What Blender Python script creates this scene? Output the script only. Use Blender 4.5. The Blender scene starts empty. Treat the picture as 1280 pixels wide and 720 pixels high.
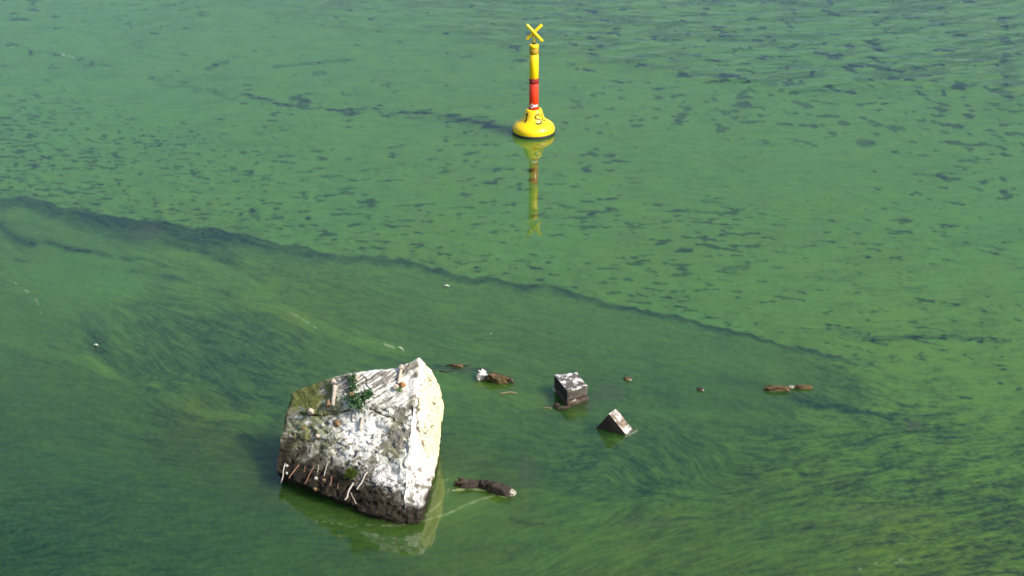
import bpy, bmesh, math, random
import numpy as np
from mathutils import Vector, Matrix, noise as mn

random.seed(7)
np.random.seed(7)
SC = bpy.context.scene
COL = SC.collection

# ------------------------------------------------------------------ camera
CAM_H = 18.2
PITCH = math.radians(24.0)
VFOV = math.radians(16.0)
FPX = 360.0 / math.tan(VFOV / 2)
cam_data = bpy.data.cameras.new("camera")
cam = bpy.data.objects.new("camera", cam_data)
COL.objects.link(cam)
cam.location = (0, 0, CAM_H)
cam.rotation_euler = (math.radians(90) - PITCH, 0, 0)
cam_data.sensor_fit = 'VERTICAL'
cam_data.sensor_height = 24
cam_data.lens = 12.0 / math.tan(VFOV / 2)
cam_data.clip_start = 0.5
cam_data.clip_end = 60000
SC.camera = cam

# ------------------------------------------------------------------ sky + sun
SUN_ELEV = math.radians(41)
SUN_H = Vector((0.87, -0.49, 0)).normalized()      # horizontal direction towards the sun
world = bpy.data.worlds.new("World")
SC.world = world
world.use_nodes = True
wn = world.node_tree
bg = wn.nodes['Background']
sky = wn.nodes.new('ShaderNodeTexSky')
sky.sky_type = 'NISHITA'
sky.sun_disc = False
sky.sun_elevation = SUN_ELEV
sky.sun_rotation = math.atan2(SUN_H.x, SUN_H.y)
sky.dust_density = 3.0
sky.altitude = 200
wn.links.new(sky.outputs[0], bg.inputs[0])
bg.inputs[1].default_value = 0.15
sd = bpy.data.lights.new("sun", 'SUN')
sd.energy = 4.3
sd.angle = math.radians(0.55)
sd.color = (1.0, 0.95, 0.86)
sun = bpy.data.objects.new("sun", sd)
COL.objects.link(sun)
sv = Vector((SUN_H.x * math.cos(SUN_ELEV), SUN_H.y * math.cos(SUN_ELEV), math.sin(SUN_ELEV)))
sun.rotation_euler = sv.to_track_quat('Z', 'Y').to_euler()
sun.location = (30, -10, 40)
SC.view_settings.view_transform = 'Standard'
SC.view_settings.look = 'None'
SC.view_settings.exposure = 0.42
SC.view_settings.gamma = 1.0

# ------------------------------------------------------------------ measuring helpers
cp, sp = math.cos(PITCH), math.sin(PITCH)

def gY(row):
    """distance (world y) at which a photograph row meets the water"""
    v = (360.0 - row) / FPX
    dz = v * cp - sp
    dy = v * sp + cp
    return -CAM_H / dz * dy

def gp(px, row):
    v = (360.0 - row) / FPX
    t = CAM_H / (sp - v * cp)
    return Vector(((px - 640.0) / FPX * t, (v * sp + cp) * t, 0.0))

def pt(px, row, grow):
    """point seen at (px,row) standing over the ground row grow"""
    v = (360.0 - row) / FPX
    Y = gY(grow)
    t = Y / (v * sp + cp)
    return Vector(((px - 640.0) / FPX * t, Y, CAM_H + t * (v * cp - sp)))

def ppm(row):
    v = (360.0 - row) / FPX
    return FPX / (CAM_H / (sp - v * cp))

# ------------------------------------------------------------------ array noise
def _hash(ix, iy, seed):
    h = (ix.astype(np.int64) * 374761393 + iy.astype(np.int64) * 668265263 + seed * 974634777) & 0xffffffff
    h = ((h ^ (h >> 13)) * 1274126177) & 0xffffffff
    h = h ^ (h >> 16)
    return (h & 0xffff).astype(np.float32) / 65535.0

def vn(x, y, seed=0):
    ix = np.floor(x); iy = np.floor(y)
    fx = (x - ix).astype(np.float32); fy = (y - iy).astype(np.float32)
    fx = fx * fx * (3 - 2 * fx); fy = fy * fy * (3 - 2 * fy)
    a = _hash(ix, iy, seed); b = _hash(ix + 1, iy, seed)
    c = _hash(ix, iy + 1, seed); d = _hash(ix + 1, iy + 1, seed)
    return (a + (b - a) * fx) * (1 - fy) + (c + (d - c) * fx) * fy

def gn(x, y, seed=0):
    """gradient noise, roughly -0.7 .. 0.7"""
    ix = np.floor(x); iy = np.floor(y)
    fx = (x - ix).astype(np.float32); fy = (y - iy).astype(np.float32)
    def g(a, b):
        h = _hash(ix + a, iy + b, seed) * 6.2831853
        return np.cos(h) * (fx - a) + np.sin(h) * (fy - b)
    u = fx * fx * fx * (fx * (fx * 6 - 15) + 10); v = fy * fy * fy * (fy * (fy * 6 - 15) + 10)
    return (g(0, 0) * (1 - u) + g(1, 0) * u) * (1 - v) + (g(0, 1) * (1 - u) + g(1, 1) * u) * v

def fbm(x, y, seed=0, octs=3, gain=0.5):
    s = 0; a = 1.0; t = 0
    for o in range(octs):
        s = s + a * vn(x * 2 ** o + 17.3 * o, y * 2 ** o - 9.1 * o, seed + o * 13)
        t += a; a *= gain
    return s / t

def sst(a, b, x):
    t = np.clip((x - a) / (b - a), 0, 1)
    return t * t * (3 - 2 * t)

def idw(px, py, ctrl, sy=1.0, p=3.0, soft=20.0):
    num = 0; den = 0
    for c in ctrl:
        d2 = (px - c[0]) ** 2 + ((py - c[1]) * sy) ** 2 + soft ** 2
        w = d2 ** (-p / 2)
        num = num + w * c[2]; den = den + w
    return num / den

def seg_dist(px, py, pts, sy=1.0):
    best = np.full(px.shape, 1e9, np.float32)
    for (x0, y0), (x1, y1) in zip(pts[:-1], pts[1:]):
        dx, dy = x1 - x0, (y1 - y0) * sy
        t = np.clip(((px - x0) * dx + (py - y0) * sy * dy) / (dx * dx + dy * dy), 0, 1)
        d = np.hypot(px - x0 - t * dx, (py - y0) * sy - t * dy)
        best = np.minimum(best, d)
    return best

# ------------------------------------------------------------------ material helpers
def mat(name):
    m = bpy.data.materials.new(name); m.use_nodes = True
    nt = m.node_tree
    return m, nt, nt.nodes['Principled BSDF']

def nd(nt, typ, **kw):
    n = nt.nodes.new(typ)
    for k, v in kw.items():
        if k == 'ins':
            for kk, vv in v.items():
                if hasattr(vv, 'is_linked') or isinstance(vv, bpy.types.NodeSocket):
                    nt.links.new(vv, n.inputs[kk])
                else:
                    n.inputs[kk].default_value = vv
        else:
            setattr(n, k, v)
    return n

def mixc(nt, f, a, b, blend='MIX'):
    n = nt.nodes.new('ShaderNodeMix'); n.data_type = 'RGBA'; n.blend_type = blend
    for s, v in ((n.inputs[0], f), (n.inputs[6], a), (n.inputs[7], b)):
        if isinstance(v, bpy.types.NodeSocket): nt.links.new(v, s)
        elif isinstance(v, (int, float)): s.default_value = v
        else: s.default_value = (*v, 1)
    return n.outputs[2]

def mth(nt, op, a, b=0.0, c=None, clamp=False):
    n = nt.nodes.new('ShaderNodeMath'); n.operation = op; n.use_clamp = clamp
    for i, v in enumerate((a, b) if c is None else (a, b, c)):
        if isinstance(v, bpy.types.NodeSocket): nt.links.new(v, n.inputs[i])
        else: n.inputs[i].default_value = v
    return n.outputs[0]

def tex_noise(nt, scale, detail=4, rough=0.55, vec=None, stretch=None):
    tc = nt.nodes.new('ShaderNodeTexCoord')
    v = tc.outputs['Object'] if vec is None else vec
    if stretch:
        mp = nt.nodes.new('ShaderNodeMapping'); mp.inputs['Scale'].default_value = stretch
        nt.links.new(v, mp.inputs[0]); v = mp.outputs[0]
    n = nt.nodes.new('ShaderNodeTexNoise')
    n.inputs['Scale'].default_value = scale; n.inputs['Detail'].default_value = detail
    n.inputs['Roughness'].default_value = rough
    nt.links.new(v, n.inputs['Vector'])
    return n.outputs[0]

def ramp(nt, f, lo, hi):
    n = nt.nodes.new('ShaderNodeMapRange'); n.clamp = True
    n.inputs[1].default_value = lo; n.inputs[2].default_value = hi
    nt.links.new(f, n.inputs[0]); return n.outputs[0]

def bump(nt, bs, h, strength, dist):
    b = nt.nodes.new('ShaderNodeBump')
    b.inputs['Strength'].default_value = strength; b.inputs['Distance'].default_value = dist
    nt.links.new(h, b.inputs['Height']); nt.links.new(b.outputs[0], bs.inputs['Normal'])
    return b

# ------------------------------------------------------------------ object helpers
def tag(o, label=None, cat=None, group=None, kind=None):
    if label: o['label'] = label
    if cat: o['category'] = cat
    if group: o['group'] = group
    if kind: o['kind'] = kind
    return o

def mesh_obj(name, verts, faces, m, parent=None, smooth=True):
    me = bpy.data.meshes.new(name)
    me.from_pydata([tuple(v) for v in verts], [], faces)
    me.update()
    if smooth:
        me.polygons.foreach_set('use_smooth', [True] * len(me.polygons))
    if m: me.materials.append(m)
    o = bpy.data.objects.new(name, me); COL.objects.link(o)
    if parent: o.parent = parent
    return o

def bm_obj(name, bm, m, parent=None, smooth=True):
    me = bpy.data.meshes.new(name)
    bm.to_mesh(me); bm.free()
    if smooth: me.polygons.foreach_set('use_smooth', [True] * len(me.polygons))
    if m: me.materials.append(m)
    o = bpy.data.objects.new(name, me); COL.objects.link(o)
    if parent: o.parent = parent
    return o

def empty(name, loc, label, cat, group=None):
    o = bpy.data.objects.new(name, None); COL.objects.link(o)
    o.location = loc; o.empty_display_size = 0.2
    return tag(o, label, cat, group)

def grid_faces(nr, nc):
    i = np.arange(nr * nc).reshape(nr, nc)
    return np.stack([i[:-1, :-1], i[:-1, 1:], i[1:, 1:], i[1:, :-1]], -1).reshape(-1, 4)

def np_mesh(name, V, F, m, attrs=(), parent=None):
    me = bpy.data.meshes.new(name)
    me.vertices.add(len(V)); me.vertices.foreach_set('co', V.astype(np.float32).ravel())
    me.loops.add(F.size); me.loops.foreach_set('vertex_index', F.astype(np.int32).ravel())
    me.polygons.add(len(F))
    me.polygons.foreach_set('loop_start', np.arange(0, F.size, 4, dtype=np.int32))
    me.polygons.foreach_set('use_smooth', np.ones(len(F), bool))
    me.update(calc_edges=True)
    for an, arr in attrs:
        if arr.ndim == 1:
            a = me.attributes.new(an, 'FLOAT', 'POINT'); a.data.foreach_set('value', arr.astype(np.float32))
        else:
            a = me.attributes.new(an, 'FLOAT_COLOR', 'POINT'); a.data.foreach_set('color', arr.astype(np.float32).ravel())
    me.materials.append(m)
    o = bpy.data.objects.new(name, me); COL.objects.link(o)
    if parent: o.parent = parent
    return o

def lathe(profile, seg=48):
    V = []; F = []
    for (r, z) in profile:
        for k in range(seg):
            a = 2 * math.pi * k / seg
            V.append((r * math.cos(a), r * math.sin(a), z))
    for i in range(len(profile) - 1):
        for k in range(seg):
            k2 = (k + 1) % seg
            F.append((i * seg + k, i * seg + k2, (i + 1) * seg + k2, (i + 1) * seg + k))
    return V, F

def tube(pts, r, seg=8, taper=None, wob=0.0):
    pts = [Vector(p) for p in pts]
    V = []; F = []
    n = len(pts)
    for i, p in enumerate(pts):
        d = (pts[min(i + 1, n - 1)] - pts[max(i - 1, 0)]).normalized()
        u = d.cross(Vector((0.3, 0.2, 1))).normalized(); w = d.cross(u)
        rr = r * (1 if taper is None else 1 + (taper - 1) * i / (n - 1)) * (1 + random.uniform(-wob, wob))
        for k in range(seg):
            a = 2 * math.pi * k / seg
            V.append(p + (u * math.cos(a) + w * math.sin(a)) * rr)
    for i in range(n - 1):
        for k in range(seg):
            k2 = (k + 1) % seg
            F.append((i * seg + k, i * seg + k2, (i + 1) * seg + k2, (i + 1) * seg + k))
    F.append(tuple(range(seg))[::-1]); F.append(tuple((n - 1) * seg + k for k in range(seg)))
    return V, F

# ================================================================== WATER
STEP = 1.25
ix = np.arange(-300, 1580 + 0.1, STEP)
iy = np.arange(-60, 780 + 0.1, STEP)
PX, PY = np.meshgrid(ix, iy)
PX = PX.astype(np.float32); PY = PY.astype(np.float32)

# ---- current direction over the surface
strokes = [
    [(-300, 10), (300, 12), (640, 25), (1580, 30)], [(-300, 60), (300, 62), (900, 85), (1580, 95)],
    [(-300, 130), (200, 150), (640, 160), (1100, 170), (1580, 160)], [(0, 200), (300, 215), (700, 240), (1280, 250)],
    [(500, 290), (900, 310), (1580, 320)], [(900, 370), (1280, 375), (1580, 370)],
    [(-200, 240), (0, 245), (100, 262), (300, 292), (480, 322), (650, 352), (800, 385), (900, 405), (1000, 435), (1100, 470)],
    [(0, 270), (100, 300), (200, 330), (300, 370), (380, 405), (500, 436), (620, 450), (720, 470)],
    [(300, 330), (450, 370), (600, 420), (700, 440)], [(650, 380), (800, 420), (950, 465), (1100, 505)],
    [(0, 335), (80, 350), (170, 358), (260, 372), (340, 398)],
    [(60, 375), (110, 410), (160, 448), (230, 492), (300, 518)], [(160, 385), (200, 425), (260, 468), (320, 500)],
    [(210, 385), (290, 400), (350, 428), (400, 455)], [(-100, 400), (0, 425), (80, 445), (160, 475), (240, 515), (330, 528)],
    [(-200, 480), (0, 492), (150, 510), (300, 560)], [(-200, 570), (0, 580), (200, 590), (330, 600)],
    [(-200, 700), (0, 690), (150, 670), (320, 655)], [(100, 760), (300, 725), (500, 705), (640, 690)],
    [(560, 700), (620, 665), (700, 640), (800, 600)], [(640, 740), (760, 690), (900, 650), (1000, 620)],
    [(530, 655), (590, 625), (650, 605)], [(640, 560), (680, 575), (740, 570)], [(560, 480), (640, 505), (700, 530)],
    [(800, 520), (860, 560), (900, 600)], [(700, 590), (760, 575), (800, 620), (760, 640)],
    [(900, 600), (1050, 560), (1280, 520), (1580, 500)], [(900, 690), (1050, 650), (1280, 610), (1580, 590)],
    [(900, 755), (1100, 720), (1280, 690), (1580, 680)], [(1100, 440), (1280, 440), (1580, 430)],
    [(980, 480), (1060, 505), (1140, 530)], [(860, 520), (980, 545), (1100, 550)],
]
cs = []
for s in strokes:
    for (x0, y0), (x1, y1) in zip(s[:-1], s[1:]):
        L = math.hypot(x1 - x0, y1 - y0); n = max(1, int(L / 60))
        a = math.atan2(y1 - y0, x1 - x0)
        for k in range(n):
            t = (k + 0.5) / n
            cs.append((x0 + (x1 - x0) * t, y0 + (y1 - y0) * t, math.cos(2 * a), math.sin(2 * a)))
# interpolate on a coarse grid, then enlarge
cgx = np.arange(-300, 1621, 20.0); cgy = np.arange(-60, 821, 20.0)
CX, CY = np.meshgrid(cgx, cgy)
nc = 0; ns = 0; dn = 0
for (x, y, c, s_) in cs:
    w = ((CX - x) ** 2 + ((CY - y) * 1.7) ** 2 + 300) ** -1.6
    nc = nc + w * c; ns = ns + w * s_; dn = dn + w
nc /= dn; ns /= dn

def enlarge(G, px, py, x0=-300.0, y0=-60.0, st=20.0):
    fx = np.clip((px - x0) / st, 0, G.shape[1] - 1.001); fy = np.clip((py - y0) / st, 0, G.shape[0] - 1.001)
    i = fx.astype(int); j = fy.astype(int); u = fx - i; v = fy - j
    return (G[j, i] * (1 - u) + G[j, i + 1] * u) * (1 - v) + (G[j + 1, i] * (1 - u) + G[j + 1, i + 1] * u) * v

ang = 0.5 * np.arctan2(enlarge(ns, PX, PY), enlarge(nc, PX, PY))
turb = idw(CX, CY, [(230, 430, .75), (150, 390, .6), (300, 470, .6), (420, 400, .3), (740, 580, .5), (880, 560, .5),
                    (1000, 560, .4), (650, 560, .4), (820, 420, .3), (1150, 480, .4), (100, 600, .2), (640, 200, .15),
                    (1200, 100, .12), (200, 150, .12), (700, 690, .15), (1150, 660, .15), (60, 480, .1), (1050, 360, .4),
                    (250, 620, .3), (500, 330, .3)], sy=1.4)
turb = enlarge(turb, PX, PY)
ang = ang + turb * ((fbm(PX / 42, PY / 24, 5, 3) - .5) * 2.0)
DX = np.cos(ang).astype(np.float32); DY = np.sin(ang).astype(np.float32)
NR, NC = PX.shape

def lic(src, steps, st=1.0):
    acc = src.copy(); tot = 1.0
    for sg in (1, -1):
        fx = (PX - ix[0]) / STEP; fy = (PY - iy[0]) / STEP
        for k in range(steps):
            i = np.clip(fx, 0, NC - 1.01).astype(np.int32); j = np.clip(fy, 0, NR - 1.01).astype(np.int32)
            fx = fx + sg * st * DX[j, i]; fy = fy + sg * st * DY[j, i]
            i = np.clip(fx + .5, 0, NC - 1.01).astype(np.int32); j = np.clip(fy + .5, 0, NR - 1.01).astype(np.int32)
            w = 0.5 + 0.5 * math.cos(math.pi * k / steps)
            acc += w * src[j, i]; tot += w
    acc /= tot
    acc -= acc.mean(); acc /= acc.std()
    return acc

rng = np.random.RandomState(3)
white = rng.rand(NR, NC).astype(np.float32)
src_f = 0.9 * white + 0.5 * vn(PX / 3.0, PY / 2.4, 31)
src_c = fbm(PX / 10, PY / 6, 41, 2)
lf = .80 * lic(src_f, 12) + .55 * lic(src_f[:, ::-1].copy(), 2)
lc = .8 * lic(src_c, 16, 1.4) + .6 * lic(fbm(PX / 7, PY / 4, 43, 3), 4, 1.0)
lxl = lic(fbm(PX / 26, PY / 14, 61, 3), 10, 2.6)

# ---- algae cover, upper sheet
ym = np.interp(PX, [-300, 0, 60, 100, 200, 300, 400, 480, 550, 650, 720, 800, 900, 1000, 1060, 1110, 1300, 1580],
               [225, 243, 250, 262, 276, 293, 312, 320, 338, 352, 366, 386, 408, 434, 452, 472, 520, 560]).astype(np.float32)
ser = (fbm(PX / 34, PY / 34, 71, 3) - .5) * 15 + (vn(PX / 9, PY / 9, 73) - .5) * 3
d = PY - ym + ser
fade_r = 1 - sst(1040, 1160, PX)
# elongated openings in the scum
DEN = [(50, 150, .62), (200, 200, .66), (60, 225, .7), (100, 85, .25), (300, 60, .1), (230, 10, .5), (30, 15, .45), (450, 85, .12), (540, 110, .05),
                   (130, 60, 0.0), (60, 45, 0.0), (200, 110, .05),
                   (600, 210, .55), (400, 235, .62), (330, 200, .6), (760, 130, .60), (700, 115, .4), (900, 140, .62), (850, 195, .0), (1000, 225, .05), (1080, 195, .1),
                   (1060, 140, .62), (1200, 180, .66), (1250, 235, .5), (1100, 285, .6), (900, 290, .68), (760, 215, .62), (700, 250, .6),
                   (720, 330, .5), (1000, 340, .45), (1200, 340, .4), (1120, 400, .48), (1250, 440, .5), (460, 160, .3), (500, 190, .45),
                   (600, 300, .6), (500, 270, .58), (330, 260, .6), (700, 60, .5), (1450, 200, .5), (-150, 150, .5)]
wx = PX + 14 * (fbm(PX / 60, PY / 30, 81, 2) - .5); wy = PY + 9 * (fbm(PX / 70, PY / 26, 83, 2) - .5)
wy = wy + .05 * (wx - 640) * np.interp(PX, [0, 640, 1280], [.6, .6, -1.2])
def unit(A): return (A - A.mean()) / A.std()
n_f = unit(.6 * gn(wx / 17, wy / 3.0, 91) + .40 * gn(wx / 8, wy / 2.0, 93))
n_m = unit(.6 * gn(wx / 30, wy / 4.6, 95) + .38 * gn(wx / 12, wy / 2.6, 97))
n_h = unit(.65 * gn(wx / 27, wy / 7.0, 99) + .35 * gn(wx / 11, wy / 3.2, 101))
clus = fbm(PX / 90, PY / 22, 103, 3)
den = idw(CX, CY, DEN, sy=2.2, soft=12)
den = enlarge(den, PX, PY)
y2 = np.interp(PX, [-300, -60, 40, 90, 150, 220, 290, 350, 400, 480, 560, 600, 645], [60, 55, 64, 72, 86, 107, 120, 128, 133, 138, 146, 153, 166])
d2 = PY - y2 + (fbm(PX / 22, PY / 12, 111, 3) - .5) * 20
den = den + .55 * np.exp(-(d2 / 7) ** 2) * sst(-40, 40, PX) * (1 - sst(600, 640, PX))
hv = idw(CX, CY, [(50, 170, 0), (250, 200, .1), (500, 200, .4), (760, 130, .9), (900, 150, 1), (1100, 170, 1), (1250, 200, .9), (900, 300, .5), (1150, 330, .6),
                  (1200, 420, .8), (640, 320, .3), (300, 40, .6), (60, 20, .5)], sy=2)
hv = enlarge(hv, PX, PY)
hn = np.where(hv < .5, n_f * (1 - 2 * hv) + n_m * (2 * hv), n_m * (2 - 2 * hv) + n_h * (2 * hv - 1))
thr = 2.30 - 2.6 * den * (.35 + 1.25 * clus)
holes = sst(thr - .1, thr + .35, hn)
holes *= 0.75 + 0.35 * vn(PX / 50, PY / 14, 105)
upper = 0.88 + 0.14 * (fbm(PX / 90, PY / 30, 107, 3) - .5) + 0.070 * lf + 0.03 * lc - 0.62 * holes
upper -= 0.10 * sst(-75, -5, d) * sst(.42, .7, fbm(PX / 12, PY / 8, 109, 3)) * 1.6
# second, broken slick line further out
brk = sst(.40, .62, fbm(PX / 46, PY / 18, 113, 2)) * (1 - sst(640, 660, PX)) * sst(-60, 30, PX)
upper -= 0.30 * np.exp(-(d2 / 2.0) ** 2) * brk
upper -= 0.35 * np.exp(-((PY - np.interp(PX, [540, 600, 645], [149, 155, 166]) + 4 * (vn(PX / 12, PY / 5, 117) - .5)) / 5) ** 2) * sst(535, 600, PX) * (1 - sst(640, 660, PX))
upper -= 0.14 * np.exp(-((d2 - 5) / 7) ** 2) * sst(380, 560, PX) * (1 - sst(640, 665, PX))
# wind ripples out to the top right, their sheen put into the cover colour
yr = np.interp(PX, [-300, 250, 330, 450, 640, 800, 1000, 1280, 1580], [-60, -14, 6, 40, 66, 88, 118, 128, 140])
rip = sst(14, -22, PY - yr + (fbm(PX / 90, PY / 16, 121, 2) - .5) * 34)
rip_c = rip * idw(PX, PY, [(400, 20, .5), (600, 40, .7), (800, 60, .95), (1000, 60, 1), (1250, 80, 1.1), (700, 5, .9)], sy=2)
sl = np.interp(PX, [300, 640, 900, 1280], [0.03, 0.05, 0.0, -0.06])
ry = PY - sl * (PX - 640) + 5 * (fbm(PX / 75, PY / 22, 123, 2) - .5)
rn = 0.5 * vn(PX / 30, ry / 2.9, 125) + 0.32 * vn(PX / 14, ry / 1.9, 127) + 0.25 * vn(PX / 60, ry / 5.5, 129)
upper -= rip_c * 0.42 * sst(.42, .72, rn)
# a few lone dark openings
for (x0, y0, x1, y1, w) in [(343, 84, 398, 78, 1.8), (398, 78, 442, 75, 2.0), (392, 92, 406, 91, 3), (258, 87, 270, 82, 2.5), (268, 80, 284, 78, 2.5),
                            (474, 108, 490, 104, 1.6), (1075, 178, 1090, 179, 5), (735, 268, 770, 262, 1.5), (575, 72, 590, 70, 1.2),
                            (1080, 424, 1180, 421, 3), (1180, 421, 1262, 426, 3), (905, 336, 935, 334, 3), (1143, 217.5, 1172, 219.5, 1.2), (1173, 220, 1179, 220.5, 3), (315, 266, 322, 272, 4), (380, 244, 382, 246, 4)]:
    q = seg_dist(PX, PY, [(x0, y0), (x1, y1)], 1.0) + 2 * (vn(PX / 5, PY / 3, 131) - .5)
    upper -= 0.42 * sst(w + .8, w - .8, q)

# ---- algae cover, lower stirred water
base = idw(CX, CY, [
    (0, 300, .72), (60, 290, .70), (130, 330, .80), (150, 355, .80), (60, 350, .78), (230, 340, .72), (300, 345, .66), (250, 365, .70),
    (30, 400, .60), (100, 440, .58), (60, 470, .47), (200, 400, .47), (260, 430, .38), (200, 450, .40), (330, 430, .40), (300, 480, .34),
    (380, 400, .62), (450, 430, .60), (560, 445, .62), (470, 380, .60), (400, 350, .60), (600, 400, .58), (700, 400, .57), (800, 430, .54), (560, 370, .62), (700, 385, .60), (850, 425, .58), (420, 335, .62), (950, 455, .58), (900, 450, .52),
    (1000, 470, .50), (600, 470, .60), (660, 470, .58), (640, 500, .58), (720, 450, .54), (820, 490, .48), (900, 500, .47), (1060, 500, .46), (960, 530, .44),
    (0, 540, .38), (100, 560, .42), (200, 580, .36), (300, 640, .34), (100, 640, .28), (20, 690, .20), (200, 700, .32), (340, 700, .36), (450, 715, .36),
    (600, 640, .58), (560, 560, .44), (640, 560, .42), (700, 560, .40), (760, 580, .44), (850, 580, .42), (640, 600, .36), (560, 620, .66), (600, 700, .50), (680, 660, .56), (760, 690, .60),
    (850, 640, .54), (950, 620, .52), (1000, 590, .50), (1100, 560, .52), (1200, 560, .60), (1280, 600, .62), (1100, 640, .60), (1000, 700, .56), (1150, 700, .54), (1280, 700, .42),
    (1200, 500, .70), (1280, 450, .74), (1100, 530, .52), (300, 320, .5), (150, 290, .55)], sy=1.5, soft=14)
base = enlarge(base, PX, PY) - .05
amp = .10 + .85 * enlarge(idw(CX, CY, [(100, 350, .3), (230, 430, 1.0), (150, 430, .9), (320, 470, .9), (80, 500, .35), (100, 600, .30), (300, 650, .32), (40, 440, .3), (450, 400, .6), (700, 400, .45),
                           (850, 440, .45), (900, 490, .3), (650, 520, .5), (740, 590, 1.0), (850, 600, 1.0), (1000, 580, 1.2), (1150, 540, 1.2), (1200, 620, 1.15), (900, 680, .8), (700, 680, .7),
                           (600, 640, .3), (500, 700, .3), (1200, 480, 1.2), (300, 380, .8)], sy=1.4), PX, PY)
lc2 = unit(lic(gn(PX / 9, PY / 5, 47) + .5 * gn(PX / 5, PY / 3, 48), 14, 1.4))
lower = base + amp * (0.075 * lf + 0.07 * np.tanh(2.2 * lf) + 0.07 * np.tanh(1.5 * lc) + 0.035 * lxl)
patch = fbm(PX / 30, PY / 11, 141, 3)
lower -= amp * .14 * sst(.7, 1.5, lc2) * sst(.35, .6, fbm(PX / 60, PY / 30, 145, 2))
lower += amp * .10 * sst(.9, 1.7, -lc2)
lower -= amp * 0.16 * sst(.55, .75, 0.55 * patch + 0.45 * (0.5 + 0.16 * lc))
# slick just under the main line
lower += .09 * sst(90, 20, d) * sst(250, 380, PX) * sst(1150, 1000, PX)
wband = np.interp(PX, [-300, 0, 80, 160, 230, 320, 450, 600, 700, 820, 1000, 1100], [20, 18, 26, 36, 34, 20, 15, 12, 10, 9, 8, 6])
bd = np.interp(PX, [0, 60, 300, 500, 660, 1000, 1100], [.52, .52, .46, .44, .50, .46, .22])
dd = d + 10 * (fbm(PX / 30, PY / 8, 143, 3) - .5) * sst(0, 12, d)
band = sst(-.8, 1.6, d) * (1 - sst(wband * .3, wband * 1.15, dd))
lower -= bd * band * (0.85 + 0.10 * lc)
# paler ribbons and darker threads
def ribbon(pts, w, a, seed, brkt=0.0):
    global lower
    q = seg_dist(PX, PY, pts, 1.5) + 12 * (fbm(PX / 24, PY / 12, seed, 3) - .5)
    k = np.exp(-(q / w) ** 2)
    if brkt: k = k * sst(brkt - .12, brkt + .12, fbm(PX / 30, PY / 10, seed + 3, 2))
    lower = lower + a * k
ribbon([(190, 305), (300, 345), (380, 400), (450, 425), (510, 440)], 9, .16, 151)
ribbon([(300, 370), (370, 392), (420, 425), (500, 436)], 9, .14, 152)
ribbon([(-60, 400), (0, 426), (60, 440), (130, 462)], 8, .13, 153)
ribbon([(110, 447), (150, 472), (190, 482), (225, 503), (262, 518), (330, 524)], 9, .25, 154)
ribbon([(560, 425), (640, 442), (700, 460)], 10, .10, 155)
ribbon([(540, 478), (600, 485), (680, 500)], 16, .14, 156)
ribbon([(560, 600), (540, 640), (600, 628)], 22, .10, 157)
ribbon([(550, 650), (600, 628), (650, 615)], 8, .12, 158)
ribbon([(800, 520), (960, 520), (1090, 535)], 9, .10, 159)
ribbon([(0, 282), (12, 292), (24, 300), (40, 306)], 9, -.42, 160)
ribbon([(40, 303), (75, 310), (110, 315)], 4, -.35, 161, .45)
ribbon([(60, 303), (90, 313), (150, 322), (220, 335)], 4, -.36, 162, .45)
ribbon([(130, 335), (180, 340), (240, 352), (300, 372)], 4, -.30, 163, .42)
ribbon([(85, 310), (130, 316)], 3, -.3, 164, .4)
ribbon([(210, 305), (250, 312), (290, 330), (330, 352)], 6, -.22, 165, .4)
ribbon([(20, 325), (34, 328)], 3, -.3, 166)
ribbon([(130, 440), (150, 466), (200, 490), (240, 512)], 6, -.18, 167)
ribbon([(100, 395), (115, 420), (128, 436)], 8, -.20, 168)
ribbon([(1000, 500), (1060, 512), (1130, 524)], 8, -.26, 169)
ribbon([(900, 470), (980, 488), (1010, 498)], 8, -.14, 170)
ribbon([(1040, 446), (1090, 464), (1150, 488)], 5, -.18, 171, .4)
ribbon([(980, 440), (1060, 470), (1110, 478)], 4, -.2, 172)
ribbon([(545, 460), (575, 463), (610, 462)], 5, -.30, 173)
ribbon([(800, 585), (810, 605), (790, 640)], 10, -.18, 174)
ribbon([(830, 600), (850, 604)], 6, -.24, 175)
ribbon([(995, 586), (1004, 592)], 6, -.3, 176)
ribbon([(640, 650), (660, 655), (680, 655)], 3, -.22, 177)

m_low = sst(-1.2, 1.2, d)
# the main line melts away in the east
mix_e = sst(1020, 1130, PX) * (1 - sst(60, 130, d))
m_low = m_low * (1 - mix_e) + mix_e * sst(-10, 60, d) 
cover = upper * (1 - m_low) + lower * m_low
# right-hand water between both: streaky everywhere
east = sst(950, 1150, PX) * sst(250, 380, PY)
cover += east * (0.05 * lf + 0.05 * lc + 0.03 * lxl)
cover = np.clip(cover, 0.03, 1.0)

# ---- tint: bluish (fresh) .. yellowish (old scum)
yel = enlarge(idw(CX, CY, [(130, 60, .05), (200, 130, .1), (400, 260, .2), (700, 280, .3), (1000, 350, .4), (800, 340, .45), (300, 60, .25), (600, 90, .3), (1000, 60, .2), (1200, 250, .25),
                           (900, 210, .3), (130, 350, .25), (330, 380, .6), (370, 395, .85), (560, 460, .5), (200, 480, .55), (240, 515, .9), (100, 620, .3), (50, 680, .2), (600, 630, .85), (800, 680, .8), (1000, 640, .75),
                           (1200, 600, .7), (760, 590, .4), (1150, 690, .9), (1050, 450, .6), (850, 430, .25), (300, 440, .35), (620, 480, .7)], sy=1.4), PX, PY)
yel = np.clip(yel + .25 * (fbm(PX / 40, PY / 14, 181, 3) - .5) + .05 * lf, 0, 1)
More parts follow.
